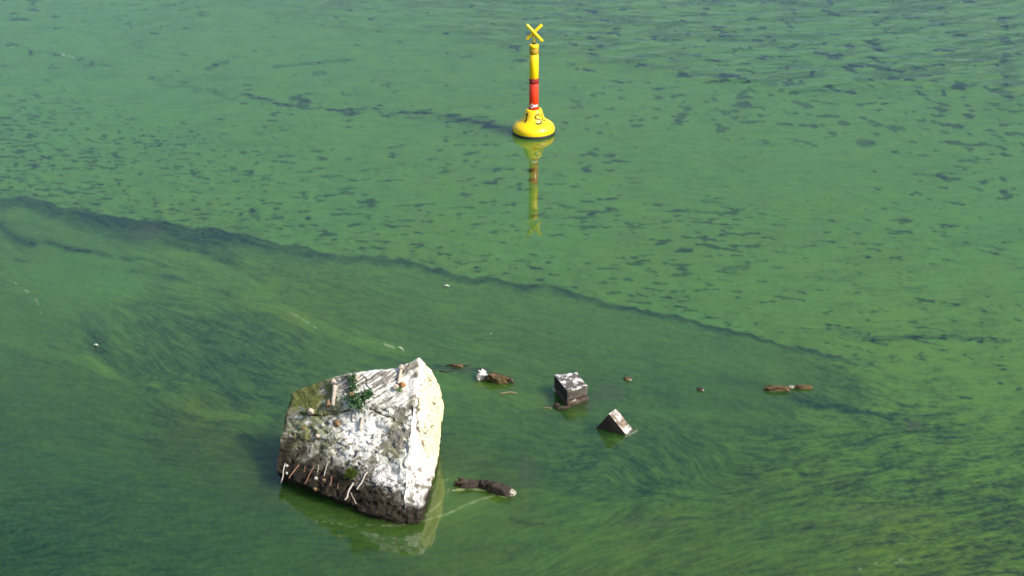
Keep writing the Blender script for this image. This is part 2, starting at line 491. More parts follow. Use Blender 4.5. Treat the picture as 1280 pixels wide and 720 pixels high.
# ---- silt clouds under the surface
brown = np.zeros_like(PX)
for (x, y, rx, ry, a) in [(1140, 531, 9, 6, .75), (760, 490, 20, 14, .5), (180, 291, 34, 10, .35), (730, 505, 14, 8, .3), (660, 590, 14, 22, .35), (880, 142, 9, 5, .0),
                          (570, 461, 26, 6, .4), (1100, 640, 60, 10, .2), (820, 652, 40, 7, .25), (1080, 648, 24, 5, .3)]:
    q = ((PX - x) / rx) ** 2 + ((PY - y) / ry) ** 2 + 1.6 * (fbm(PX / 9, PY / 6, 191, 3) - .5)
    brown = np.maximum(brown, a * sst(1.4, .1, q))
# ---- foam and scum threads
foam = np.zeros_like(PX)
def foamline(pts, w, a, seed, t=.5):
    global foam
    q = seg_dist(PX, PY, pts, 1.0) + 2.2 * (fbm(PX / 8, PY / 6, seed, 2) - .5)
    foam = np.maximum(foam, .62 * a * (.5 + .5 * vn(PX / 12, PY / 8, seed + 21)) * sst(w, w * .2, np.abs(q)) * sst(t - .15, t + .1, vn(PX / 5, PY / 3.5, seed + 9)))
foamline([(529, 646), (545, 634), (556, 622), (561, 612)], 1.5, .40, 201, .2)
foamline([(531, 651), (560, 642), (585, 630), (606, 622), (640, 616)], 1.8, .38, 202, .3)
foamline([(533, 612), (545, 606), (560, 599)], 1.5, .8, 203, .45)
foamline([(566, 613), (590, 611), (612, 614), (630, 621), (648, 616)], 1.5, .9, 204, .35)
foamline([(613, 477), (628, 478), (640, 475)], 1.5, .9, 205, .25)
foamline([(962, 489), (980, 488), (992, 483)], 1.4, .9, 206, .2)
foamline([(78, 69), (92, 71)], 1.4, .8, 207, .3)
foamline([(0, 350), (14, 351), (40, 368)], 1.2, .45, 208, .5)
foamline([(45, 372), (52, 392)], 1.2, .4, 209, .5)
foamline([(480, 430), (505, 438)], 1.3, .55, 210, .4)
foamline([(395, 652), (440, 656), (500, 657), (529, 650)], 1.4, .35, 211, .5)
foamline([(690, 487), (710, 506), (736, 508)], 1.5, .4, 212, .5)
foamline([(783, 545), (797, 538)], 2.0, .7, 213, .3)
foamline([(360, 388), (395, 410)], 1.5, .35, 214, .5)
foamline([(1065, 712), (1100, 706), (1130, 700)], 5, .30, 215, .72)
ripple = np.clip(0.13 + rip_c * 1.0 + 0.25 * east + .25 * sst(.3, 1.1, amp) * m_low, 0, 1.4)

# ---- put it on one sheet that reaches the horizon
ox = np.concatenate([[-26000, -12000, -6000, -3000, -1600, -900, -560, -400, -340], ix, [1620, 1680, 1850, 2200, 3000, 4500, 7500, 13500, 27000]])
oy = np.concatenate([[-779.3, -778, -775, -768, -750, -710, -630, -500, -370, -260, -180, -120, -85], iy, [800, 850, 940, 1100, 1400, 2000, 3500, 8000]])
xi = np.clip(np.arange(len(ox)) - 9, 0, NC - 1); yi = np.clip(np.arange(len(oy)) - 13, 0, NR - 1)
OX, OY = np.meshgrid(ox, oy)
vv = (360.0 - OY) / FPX
tt = CAM_H / (sp - vv * cp)
V = np.stack([(OX - 640) / FPX * tt, (vv * sp + cp) * tt, np.zeros_like(OX)], -1).reshape(-1, 3)
inner = ((OX >= ix[0]) & (OX <= ix[-1]) & (OY >= iy[0]) & (OY <= iy[-1]))
def spread(A, far):
    B = A[np.ix_(yi, xi)]
    return np.where(inner, B, far).astype(np.float32)
AL = np.stack([spread(cover, .75), spread(yel, .4), spread(brown, 0), spread(foam, 0)], -1).reshape(-1, 4)

wm, nt, bs = mat("algae_water")
at = nd(nt, 'ShaderNodeAttribute', attribute_name='algae')
sep = nd(nt, 'ShaderNodeSeparateColor', ins={0: at.outputs['Color']})
rp = nd(nt, 'ShaderNodeAttribute', attribute_name='ripple')
n1 = tex_noise(nt, 9.0, 5, .65, stretch=(1, .6, 1))
n2 = tex_noise(nt, 45.0, 3, .6, stretch=(1, .6, 1))
cv = mth(nt, 'ADD', sep.outputs[0], mth(nt, 'MULTIPLY', mth(nt, 'SUBTRACT', n1, .5), .40))
cv = mth(nt, 'ADD', cv, mth(nt, 'MULTIPLY', mth(nt, 'SUBTRACT', n2, .5), .40), clamp=True)
fresh = (0.054, 0.158, 0.031); old = (0.078, 0.144, 0.013); clear = (0.004, 0.024, 0.009)
alg = mixc(nt, sep.outputs[1], fresh, old)
c = mixc(nt, cv, clear, alg)
c = mixc(nt, sep.outputs[2], c, (0.045, 0.055, 0.03))
c = mixc(nt, at.outputs['Alpha'], c, (0.55, 0.58, 0.36))
nt.links.new(c, bs.inputs['Base Color'])
bs.inputs['Roughness'].default_value = 0.015
bs.inputs['IOR'].default_value = 1.42
bs.inputs['Subsurface Weight'].default_value = 1.0
bs.inputs['Subsurface Radius'].default_value = (.5, .7, .6)
bs.inputs['Subsurface Scale'].default_value = 5.0
w1 = tex_noise(nt, 1.6, 3, .5, stretch=(.55, 1.0, 1))
w2 = tex_noise(nt, 7.0, 2, .5, stretch=(.6, 1.0, 1))
hh = mth(nt, 'ADD', mth(nt, 'MULTIPLY', w1, 1.0), mth(nt, 'MULTIPLY', w2, .16))
hh = mth(nt, 'MULTIPLY', hh, rp.outputs['Fac'])
bump(nt, bs, hh, 1.0, 0.030)
water = np_mesh('water', V, grid_faces(len(oy), len(ox)), wm, [('algae', AL), ('ripple', spread(ripple, .5).ravel())])
# normals must face up
water.data.flip_normals() if water.data.polygons[0].normal.z < 0 else None
tag(water, kind='structure')
water['label'] = 'still lake water covered in swirling green algae'

# ================================================================== BUOY
BR = 165.5
bl = gp(667, BR); S = ppm(BR); CA = math.cos(math.atan2(CAM_H, bl.y))
def hz(row): return (BR - row) / CA / S
def rr(px): return px / S
def simple(name, col, rough=.4, spec=.5, dirt=0.25, dcol=(.12, .09, .03), sc=9, bmp=0.0):
    m, nt, bs = mat(name)
    n = tex_noise(nt, sc, 5, .6, stretch=(1, 1, .35))
    f = mth(nt, 'MULTIPLY', ramp(nt, n, .52, .75), dirt)
    nt.links.new(mixc(nt, f, col, dcol), bs.inputs['Base Color'])
    bs.inputs['Roughness'].default_value = rough
    bs.inputs['Specular IOR Level'].default_value = spec
    if bmp: bump(nt, bs, n, .5, bmp)
    return m
M_YEL = simple('buoy_yellow_plastic', (.90, .60, .004), .35, dirt=.18)
M_RED = simple('buoy_red_paint', (.72, .035, .006), .25, dirt=.12)
M_DRED = simple('dark_red_band', (.26, .008, .012), .35, dirt=.2)
M_OCH = simple('ochre_band', (.40, .24, .012), .5, dirt=.3)
M_BLK = simple('black_rubber', (.012, .014, .010), .6, dirt=.3, dcol=(.05, .06, .02))
M_INK = simple('black_paint', (.025, .022, .01), .5, dirt=.1)
M_WHT = simple('white_sticker', (.78, .74, .74), .5, dirt=.1)
buoy = empty('marker_buoy', bl, 'tall yellow and red marker buoy topped with a yellow X, floating on green water', 'buoy')
body_prof = [(.001, -.5), (rr(18), -.5), (rr(25), -.12), (rr(25.8), hz(164.3)), (rr(26.2), hz(163)), (rr(26.2), hz(159.5)), (rr(25.8), hz(157.4)), (rr(24.4), hz(155.2)), (rr(21.6), hz(153.0)),
             (rr(18.2), hz(151.2)), (rr(15.4), hz(149.5)), (rr(13.6), hz(147.2)), (rr(12.4), hz(144.2)), (rr(11.4), hz(141)), (rr(10.6), hz(138.4)), (rr(10.0), hz(137.0)),
             (rr(9.0), hz(136.1)), (rr(7.5), hz(135.9)), (rr(6.2), hz(136.0))]
V_, F_ = lathe(body_prof, 72)
mesh_obj('float_body', V_, F_, M_YEL, buoy)
M_SLIME = simple('green_waterline_slime', (.10, .12, .02), .7, dirt=.5)
def ring(name, r, z0, z1, m, bev=.004, seg=48, cap=False):
    pr = [(r - .02 if not cap else .001, z0), (r - bev, z0), (r, z0 + bev), (r, z1 - bev), (r - bev, z1), (r - .02 if not cap else .001, z1)]
    V_, F_ = lathe(pr, seg)
    return mesh_obj(name, V_, F_, m, buoy, smooth=False) if False else mesh_obj(name, V_, F_, m, buoy)
ring('waterline_band', rr(26.6), -.04, hz(162.9), M_BLK, seg=72)
ring('slime_line', rr(26.45), hz(163.0), hz(162.3), M_SLIME, bev=.002, seg=72)
ring('neck_collar', rr(6.9), hz(137.5), hz(135.1), M_DRED)
ring('red_sleeve', rr(5.85), hz(137), hz(104.4), M_RED, cap=True)
ring('dark_red_band', rr(6.05), hz(104.5), hz(98.2), M_DRED, cap=True)
ring('yellow_pole', rr(5.75), hz(98.3), hz(69.2), M_YEL, cap=True)
ring('ochre_band', rr(5.72), hz(69.3), hz(62.3), M_OCH, cap=True)
ring('top_cap', rr(6.0), hz(62.2), hz(57.4), M_YEL, bev=.012, cap=True)
ring('cap_groove', rr(6.06), hz(60.9), hz(60.3), M_INK, bev=.002)
V_, F_ = lathe([(.001, hz(57.5)), (rr(2.2), hz(57.5)), (rr(2.2), hz(56.2)), (rr(1.3), hz(55.2)), (.001, hz(55.2))], 20)
mesh_obj('stem_socket', V_, F_, M_BLK, buoy)
V_, F_ = tube([(0, 0, hz(56)), (0, 0, hz(46))], rr(1.1), 14)
mesh_obj('stem', V_, F_, M_YEL, buoy)
def xarm(x0, y0, x1, y1, dy):
    V_, F_ = tube([((x0 - 667) / S, dy, hz(y0)), ((x1 - 667) / S, dy, hz(y1))], rr(1.95), 16)
    o = mesh_obj('cross_arm', V_, F_, M_YEL, buoy)
    bv = o.modifiers.new('bevel', 'BEVEL'); bv.width = .008; bv.segments = 2; bv.limit_method = 'ANGLE'
    for p in o.data.polygons:
        if len(p.vertices) > 4: p.use_smooth = False
xarm(657.8, 33.6, 677.3, 53.6, -.035)
xarm(676.6, 34.6, 658.0, 51.8, .028)
V_, F_ = tube([(0, -.075, hz(43.9)), (0, .06, hz(43.9))], .018, 10)
mesh_obj('cross_bolt', V_, F_, M_YEL, buoy)
# lettering that wraps the cone
prof_r = sorted([(z, r) for r, z in body_prof if z > 0])
def cone_r(z):
    return float(np.interp(z, [a for a, b in prof_r], [b for a, b in prof_r]))
def glyph(name, strokes, phi, zmid, hgt, wid, sw, m, rfun=None, off=.011):
    """strokes in a unit box (x right, y up)"""
    rfun = rfun or cone_r
    V_ = []; F_ = []
    for st in strokes:
        P = [Vector(((x - .5) * wid, (y - .5) * hgt)) for x, y in st]
        Q = []
        for a, b in zip(P[:-1], P[1:]):
            for k in range(4): Q.append(a.lerp(b, k / 4))
        Q.append(P[-1])
        base_i = len(V_)
        for i, q in enumerate(Q):
            dr = (Q[min(i + 1, len(Q) - 1)] - Q[max(i - 1, 0)]).normalized(); nn = Vector((-dr.y, dr.x))
            for lift in (off, 0.0):
                for sgn in (1, -1):
                    w = q + nn * sgn * sw / 2
                    z = zmid + w.y; r = rfun(z) + lift
                    a = phi + w.x / rfun(zmid)
                    V_.append((r * math.sin(a), -r * math.cos(a), z))
        for i in range(len(Q) - 1):
            b = base_i + i * 4; n = b + 4
            F_ += [(b, b + 1, n + 1, n), (b, n, n + 2, b + 2), (b + 1, b + 3, n + 3, n + 1)]
        F_ += [(base_i, base_i + 2, base_i + 3, base_i + 1)]
        e = base_i + (len(Q) - 1) * 4
        F_ += [(e, e + 1, e + 3, e + 2)]
    return mesh_obj(name, V_, F_, m, buoy, smooth=False)
gS = [[(.95, .82), (.80, .95), (.55, 1.0), (.25, .96), (.06, .84), (.03, .70), (.15, .58), (.42, .51), (.68, .45), (.92, .33), (.97, .2), (.85, .07), (.55, 0), (.22, .03), (.02, .17)]]
g1 = [[(.1, .78), (.35, .86), (.55, 1.0), (.55, 0)]]
gC = [[(.5, 1.0), (.2, .88), (.05, .7), (.02, .5), (.05, .3), (.2, .12), (.5, 0)]]
g0 = [[(.5 + .45 * math.sin(a), .5 + .5 * math.cos(a)) for a in [k * math.pi / 6 for k in range(13)]]]
glyph('letter_one', g1, -.78, hz(144.4), .225, .15, .032, M_INK)
glyph('letter_s', gS, .44, hz(145.0), .225, .165, .028, M_INK)
glyph('letter_edge', gC, 1.22, hz(145.0), .20, .16, .028, M_INK)
rs = lambda z: rr(5.85)
glyph('number_sticker', g0, -.42, hz(131.2), .115, .075, .022, M_WHT, rs, .005)
glyph('number_sticker', [[(0, .5), (1, .5)]], .42, hz(130.9), .05, .115, .055, M_WHT, rs, .005)
glyph('white_dot', [[(0, .5), (1, .5)]], -.12, hz(101.4), .02, .02, .02, simple('pink_rivet', (.6, .3, .3), .4), lambda z: rr(6.05), .006)

# ================================================================== BIG CONCRETE BLOCK
def catmull(P, n):
    """resample list of vectors along the first axis (array k x ...)"""
    P = np.asarray(P, float); k = len(P)
    t = np.linspace(0, k - 1, n); i = np.minimum(t.astype(int), k - 2); f = (t - i)
    sh = (-1,) + (1,) * (P.ndim - 1); f = f.reshape(sh)
    p0 = P[np.maximum(i - 1, 0)]; p1 = P[i]; p2 = P[i + 1]; p3 = P[np.minimum(i + 2, k - 1)]
    m1 = (p2 - p0) * .5 * .7; m2 = (p3 - p1) * .5 * .7
    return ((2 * f ** 3 - 3 * f ** 2 + 1) * p1 + (f ** 3 - 2 * f ** 2 + f) * m1 + (-2 * f ** 3 + 3 * f ** 2) * p2 + (f ** 3 - f ** 2) * m2)

front = [  # rows: back top edge .. lip .. waterline, each (px, row, ground row)
    [(366, 491, 563), (396, 479, 568), (430, 467, 573), (470, 462, 576), (498, 459, 575), (524, 447, 573)],
    [(357, 522, 574), (390, 514, 580), (425, 506, 585), (462, 502, 590), (492, 505, 594), (519, 503, 597)],
    [(350, 556, 588), (384, 552, 594), (420, 550, 601), (458, 550, 608), (488, 552, 613), (513, 550, 617)],
    [(347, 576, 600), (380, 584, 610), (416, 593, 621), (455, 599, 631), (482, 603, 637), (508, 600, 641)],
    [(347, 590, 607), (380, 604, 619), (414, 620, 632), (452, 637, 645), (480, 643, 651), (506, 641, 652)],
]
FR = np.array([[pt(*c) for c in row] for row in front])                    # 5 x 6 x 3
wl = np.array([gp(px, r) for px, r in [(352, 607), (386, 617), (420, 632), (455, 647), (482, 653), (507, 655)]])
wl[:4, 1] += .10
uw = wl + np.array([0, .05, -.7])
FR = np.concatenate([FR, wl[None], uw[None]], 0)                            # 7 x 6
right = [
    [(524, 447, 573), (532, 455, 570), (540, 468, 567), (547, 483, 563), (551, 494, 559)],
    [(519, 503, 597), (528, 504, 592), (537, 506, 582), (545, 507, 571), (551.5, 508, 559)],
    [(513, 550, 617), (524, 549, 611), (533, 545, 598), (543, 535, 579), (550, 523, 559)],
    [(508, 600, 641), (522, 597, 632), (532, 584, 612), (542, 562, 587), (548.5, 541, 559)],
    [(506, 641, 652), (523, 634, 647), (533, 606, 619), (541.5, 579, 593), (547, 550, 558)],
]
RT = np.array([[pt(*c) for c in row] for row in right])
wr = np.array([gp(px, r) for px, r in [(507, 655), (525, 650), (534, 617), (541, 590), (546, 557)]])
RT = np.concatenate([RT, wr[None], (wr + np.array([0, .05, -.7]))[None]], 0)
NU, NV, NT = 340, 420, 110

def patch(G, nr, nc_):
    A = catmull(G, nr)
    return catmull(A.transpose(1, 0, 2), nc_).transpose(1, 0, 2)
PF = patch(FR, NV, NU); PR = patch(RT, NV, NT)
PR[:, 0] = PF[:, -1]

def to_px(P):
    x, y, z = P[..., 0], P[..., 1], P[..., 2] - CAM_H
    dep = y * cp - z * sp
    return 640 + FPX * x / dep, 360 - FPX * (y * sp + z * cp) / dep
def n3(P, s, seed=0):
    """cheap 3-D-ish noise from three planes"""
    return (fbm(P[..., 0] * s, P[..., 2] * s + P[..., 1] * s * .5, seed, 4) + fbm(P[..., 1] * s + 5, P[..., 2] * s, seed + 50, 4)) / 2 - .5

BLOCK_BASE = Vector((float(wl[3][0]), float(wl[3][1]) + .8, 0))
# front: measured per vertex in block-surface coordinates qx,qy (decimetre-like units)
qx, qy = to_px(PF)
vrow = np.linspace(0, 6, NV)[:, None] * np.ones((1, NU))
ucol = np.linspace(0, 1, NU)[None, :] * np.ones((NV, 1))
edge_y = np.interp(qx, [350, 380, 410, 440, 470, 520], [528, 520, 512, 508, 512, 512]) + 14 * (fbm(qx / 16, qy / 30, 301, 3) - .5)
upz = sst(3, -3, qy - edge_y)                       # upper streaked plane
a_st = math.radians(-33)
su = qx * math.cos(a_st) + qy * math.sin(a_st); sv_ = -qx * math.sin(a_st) + qy * math.cos(a_st)
streak = 0.6 * vn(su / 26, sv_ / 2.2, 303) + .4 * vn(su / 12, sv_ / 1.2, 305)
rough_n = fbm(qx / 9, qy / 6, 307, 4)
lump = fbm(qx / 26, qy / 20, 309, 3)
nf = np.cross(np.gradient(PF, axis=1), np.gradient(PF, axis=0)); nf /= np.linalg.norm(nf, axis=-1, keepdims=True) + 1e-9
if nf[NV // 2, NU // 2, 1] > 0: nf = -nf
edge_fade = np.minimum(sst(0, .03, ucol) , sst(0, .03, 1 - ucol)) * sst(0, .15, vrow)
disp = upz * (0.055 * (streak - .5)) + (1 - upz) * (0.060 * (rough_n - .5) + .06 * (lump - .5))
disp += upz * 0.045
disp += -0.03 * sst(.60, .68, vn(qx / 7, qy / 5, 311)) * (1 - upz)
disp -= .02 * np.exp(-((qx - 506 + 6 * (vn(qy / 9, qy * 0, 313) - .5)) / 1.4) ** 2) * sst(540, 560, qy) * sst(600, 570, qy)
# cracks
def crack(pts, w=1.1, seed=0, j=4):
    q = seg_dist(qx + j * (fbm(qx / 5, qy / 5, seed, 3) - .5), qy + j * (fbm(qx / 5 + 30, qy / 5, seed + 1, 3) - .5), pts)
    return sst(w, w * .3, q)
ck = crack([(456, 472), (462, 484), (452, 500), (456, 508)], 1.0, 321) 
ck = np.maximum(ck, crack([(462, 512), (480, 520), (494, 524)], 1.4, 323))
ck = np.maximum(ck, crack([(375, 518), (400, 520), (440, 512)], 1.3, 325))
ck = np.maximum(ck, crack([(512, 455), (500, 470), (497, 482)], .8, 327, 6))
disp -= .05 * ck
underm = sst(3.7, 4.2, vrow)
disp = disp * (1 - .3 * underm) + underm * .10 * (fbm(qx / 22, qy / 18, 329, 3) - .5)
PF = PF + nf * (disp * edge_fade)[..., None]
# chipped ridge & rim: same vector jitter for shared rows
def jitter(P, amt=.03):
    j = np.stack([fbm(P[..., 2] * 7, P[..., 1] * 7, 341, 3), fbm(P[..., 2] * 6 + 9, P[..., 0] * 7, 343, 3), fbm(P[..., 0] * 7 + P[..., 1] * 3, P[..., 2] * 5, 345, 3)], -1) - .5
    return P + j * amt * 2
PF = jitter(PF); 
# colours of the front
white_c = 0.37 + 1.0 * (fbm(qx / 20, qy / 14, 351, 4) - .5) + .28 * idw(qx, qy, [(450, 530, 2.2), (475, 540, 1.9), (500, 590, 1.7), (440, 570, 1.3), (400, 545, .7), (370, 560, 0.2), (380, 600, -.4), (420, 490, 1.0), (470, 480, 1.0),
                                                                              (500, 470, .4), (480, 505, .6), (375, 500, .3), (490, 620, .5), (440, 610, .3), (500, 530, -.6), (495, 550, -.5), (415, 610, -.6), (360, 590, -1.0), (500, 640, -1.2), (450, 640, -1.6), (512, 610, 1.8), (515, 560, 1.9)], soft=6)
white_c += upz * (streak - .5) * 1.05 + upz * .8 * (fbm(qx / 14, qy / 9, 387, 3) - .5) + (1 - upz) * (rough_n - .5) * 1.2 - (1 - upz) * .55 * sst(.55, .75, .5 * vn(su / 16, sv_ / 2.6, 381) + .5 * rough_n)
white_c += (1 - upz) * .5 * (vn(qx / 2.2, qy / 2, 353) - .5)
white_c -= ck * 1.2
moss = idw(qx, qy, [(385, 540, .95), (410, 560, .6), (380, 497, 1.3), (410, 484, 1.0), (372, 520, .9), (375, 550, .75), (390, 560, .6), (360, 540, .6), (440, 480, .25), (470, 480, .1), (500, 500, .35), (500, 540, .4), (490, 570, .5), (450, 540, .1), (480, 600, 0), (440, 620, 0), (500, 620, .1), (420, 575, .5), (395, 605, .3)], soft=6)
moss = moss * sst(.34, .60, .5 * fbm(qx / 9, qy / 6, 355, 3) + .5 * np.where(upz > .5, streak, rough_n) + .12 * moss)
zz = PF[..., 2]
wet = sst(.62, .24, zz + .30 * (fbm(qx / 14, qy / 12, 357, 3) - .5) + .25 * sst(430, 520, qx) - .18)  # wet foot, widened and blackened to paint in the shaded underside too
rim = sst(.050, .020, ucol + .03 * (fbm(qx / 5, qy / 8, 358, 2) - .5)) * sst(2.4, 1.2, vrow)  # dark left edge: shade of the left side painted in, not wetness
wet = np.maximum(wet, rim * .9)  # wet also carries the painted shade of left edge and underside
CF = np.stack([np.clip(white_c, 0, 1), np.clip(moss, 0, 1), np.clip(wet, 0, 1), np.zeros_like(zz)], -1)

# right face
rx, ry = to_px(PR)
tcol = np.linspace(0, 1, NT)[None, :] * np.ones((NV, 1)); vr = np.linspace(0, 6, NV)[:, None] * np.ones((1, NT))
nr_ = np.cross(np.gradient(PR, axis=1), np.gradient(PR, axis=0)); nr_ /= np.linalg.norm(nr_, axis=-1, keepdims=True) + 1e-9
if nr_[NV // 2, NT // 2, 0] < 0: nr_ = -nr_
def rcrack(pts, w, seed):
    return sst(w, w * .3, seg_dist(rx + 5 * (fbm(rx / 6, ry / 8, seed, 3) - .5), ry, pts))
layer = sst(-1, 1, rx - np.interp(ry, [447, 500, 520, 560, 600, 640], [530, 521, 524, 520, 523, 519]) + 3 * (fbm(rx / 8, ry / 12, 361, 3) - .5))
rk = np.maximum(rcrack([(527, 463), (532, 472), (540, 478)], .9, 363), rcrack([(521, 497), (523, 512), (521, 530), (526, 556)], 1.0, 365))
rk = np.maximum(rk, rcrack([(518, 585), (522, 606)], 1.1, 367) * .8)
ef = np.minimum(sst(0, .06, tcol), sst(0, .05, 1 - tcol)) * sst(0, .12, vr)
dr_ = .045 * layer + .07 * (fbm(rx / 10, ry / 16, 369, 4) - .5) - .05 * rk + sst(610, 640, ry) * .10 * (fbm(rx / 6, ry / 6, 371, 3) - .5)
PR2 = PR + nr_ * (dr_ * ef)[..., None]
PR2 = jitter(PR2)
PR2[:, 0] = PF[:, -1]
yz = PR2[..., 2]
wc = .98 - rk * .9 - .25 * sst(.6, .75, fbm(rx / 4, ry / 9, 373, 3)) + 0 * rx
wc -= .38 * sst(.60, .70, fbm(rx / 3, ry / 7, 383, 3)) + .3 * sst(.62, .7, vn(rx / 1.6, ry / 1.6, 385))
wc -= .7 * sst(.50, .62, fbm(rx / 5, ry / 7, 375, 3)) * sst(560, 640, ry)
wetr = sst(.28, .05, yz + .16 * (fbm(rx / 7, ry / 7, 377, 3) - .5) + .05 - .22 * sst(545, 510, rx) )
CR = np.stack([np.clip(wc, 0, 1), np.zeros_like(yz), wetr, np.clip(layer * .95 * sst(620, 560, ry) * (.6 + .5 * fbm(rx / 14, ry / 20, 379, 2)), 0, 1)], -1)

bm_m, nt, bs = mat("weathered_concrete")
at = nd(nt, 'ShaderNodeAttribute', attribute_name='cover')
sep = nd(nt, 'ShaderNodeSeparateColor', ins={0: at.outputs['Color']})
f1 = tex_noise(nt, 14, 6, .7); f2 = tex_noise(nt, 60, 4, .7)
stone = mixc(nt, ramp(nt, f1, .35, .65), (.13, .115, .095), (.30, .275, .235))
stone = mixc(nt, ramp(nt, f2, .55, .68), stone, (.06, .05, .04))
guano = mixc(nt, ramp(nt, f1, .3, .7), (.60, .58, .54), (.86, .84, .79))
guano = mixc(nt, at.outputs['Alpha'], guano, (.80, .70, .36))
wf = mth(nt, 'ADD', sep.outputs[0], mth(nt, 'MULTIPLY', mth(nt, 'SUBTRACT', f2, .5), .7))
c = mixc(nt, ramp(nt, wf, .40, .60), stone, guano)
f3 = tex_noise(nt, 34, 3, .75, stretch=(1, 1, 1.6))
c = mixc(nt, mth(nt, 'MULTIPLY', ramp(nt, f3, .63, .70), mth(nt, 'SUBTRACT', .8, mth(nt, 'MULTIPLY', at.outputs['Alpha'], .7))), c, (.09, .075, .055))
mo = mixc(nt, ramp(nt, f2, .4, .6), (.075, .10, .018), (.19, .19, .06))
c = mixc(nt, mth(nt, 'MULTIPLY', sep.outputs[1], ramp(nt, mth(nt, 'ADD', f1, mth(nt, 'MULTIPLY', sep.outputs[1], .25)), .42, .62)), c, mo)
c = mixc(nt, sep.outputs[2], c, mixc(nt, ramp(nt, f1, .4, .6), (.010, .008, .005), (.032, .024, .013)))
nt.links.new(c, bs.inputs['Base Color'])
bs.inputs['Roughness'].default_value = .85; bs.inputs['Specular IOR Level'].default_value = .25
bump(nt, bs, mth(nt, 'ADD', f1, mth(nt, 'MULTIPLY', f2, .4)), .8, .03)

block = empty('concrete_block', BLOCK_BASE, 'huge tilted broken concrete block, white with bird droppings, rusty rebar ends sticking out', 'concrete block')
off = np.array(BLOCK_BASE)
# back and left closings
top = np.concatenate([PF[0], PR2[0][1:]], 0)
ntop = len(top)
bk = np.stack([top + (np.array([0, .10, -.9]) * k / 12 + np.array([0, .30, 0]) * (k / 12) ** .5) * 1.0 for k in range(13)], 0)
bk[:, :, 2] = top[None, :, 2] + (np.linspace(0, 1, 13)[:, None]) * (-.7 - top[None, :, 2])
bk[1:] = jitter(bk[1:], .06); bk[0] = top
lf_ = PF[:, 0]
bkl = np.stack([np.interp(np.linspace(0, 1, NV), np.linspace(0, 1, 13), bk[:, 0, a]) for a in range(3)], -1)
left_p = np.stack([lf_ * (1 - k / 8) + bkl * (k / 8) for k in range(9)], 1)
bkr = np.stack([np.interp(np.linspace(0, 1, NV), np.linspace(0, 1, 13), bk[:, -1, a]) for a in range(3)], -1)
right_p = np.stack([PR2[:, -1] * (1 - k / 6) + bkr * (k / 6) for k in range(7)], 1)
Vs = []; Fs = []; Cs = []; o_ = 0
def addp(P, C=None, flip=False):
    global o_
    n, m_ = P.shape[:2]
    f = grid_faces(n, m_) + o_
    if flip: f = f[:, ::-1]
    if C is None:
        z = P[..., 2]; w = sst(.3, .05, z)
        C = np.stack([.45 + 0 * z, .2 + 0 * z, w, 0 * z], -1)
    Vs.append((P - off).reshape(-1, 3)); Fs.append(f); Cs.append(C.reshape(-1, 4)); o_ += n * m_
addp(PF, CF, True); addp(PR2, CR, True); addp(bk); addp(left_p); addp(right_p, None, True)
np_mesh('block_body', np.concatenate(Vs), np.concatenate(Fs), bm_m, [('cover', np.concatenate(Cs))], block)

def surf(px, row):
    """point of the block's front surface seen at a photograph position"""
    fx, fy = to_px(PF)
    k = np.argmin((fx - px) ** 2 + (fy - row) ** 2)
    j, i = divmod(int(k), NU)
    return Vector(PF[j, i]), Vector(nf[j, i])

M_RUST = simple('rusty_steel', (.16, .075, .04), .8, dirt=.6, dcol=(.45, .36, .28), sc=20, bmp=.004)
M_LIME = simple('lime_crusted_steel', (.40, .35, .29), .8, dirt=.5, dcol=(.25, .15, .09), sc=14, bmp=.004)
def bar(x0, y0, x1, y1, r, m, out0=-.02, out1=.10, name='rebar', mid=None):
    a, na = surf(x0, y0)
    v = (360.0 - y1) / FPX
    # end point: same px,row but pulled towards the open air
    Yt = a.y - out1
    t = Yt / (v * sp + cp)
    b = Vector(((x1 - 640.0) / FPX * t, Yt, CAM_H + t * (v * cp - sp)))
    a = a + na * out0
    pts = [a.lerp(b, k / 5) + Vector((random.uniform(-1, 1), random.uniform(-1, 1), random.uniform(-1, 1))) * r * .9 * (0 < k < 5) for k in range(6)]
    V_, F_ = tube([p - BLOCK_BASE for p in pts], r, 8, wob=.12)
    return mesh_obj(name, V_, F_, m, block)
for (x0, y0, x1, y1, m, r) in [(357, 580, 351, 604, M_LIME, .011), (374, 582, 361, 598, M_RUST, .013), (393, 582, 381, 605, M_RUST, .010), (382, 582, 380, 590, M_RUST, .007),
                               (399, 581, 397, 590, M_LIME, .006), (411, 577, 405, 595, M_LIME, .008), (415, 596, 413, 607, M_RUST, .012), (442, 604, 431, 625, M_LIME, .015),
                               (438, 615, 445, 630, M_LIME, .008), (460, 591, 446, 612, M_LIME, .013), (489, 578, 480, 611, M_RUST, .007), (481, 584, 477, 592, M_RUST, .008),
                               (423, 604, 422, 611, M_RUST, .007), (387, 594, 384, 600, M_RUST, .006)]:
    bar(x0, y0, x1, y1, r, m, out0=.015, out1=.30)
# thin bent wire
a0, n0 = surf(485, 598)
wp = [pt(x, y, 642) - BLOCK_BASE for x, y in [(485, 598), (491, 598), (497, 600), (499, 602), (496, 605)]]
V_, F_ = tube([a0 - BLOCK_BASE] + [p + Vector((0, -.06, 0)) for p in wp[1:]], .007, 6)
mesh_obj('bent_wire', V_, F_, M_RUST, block)
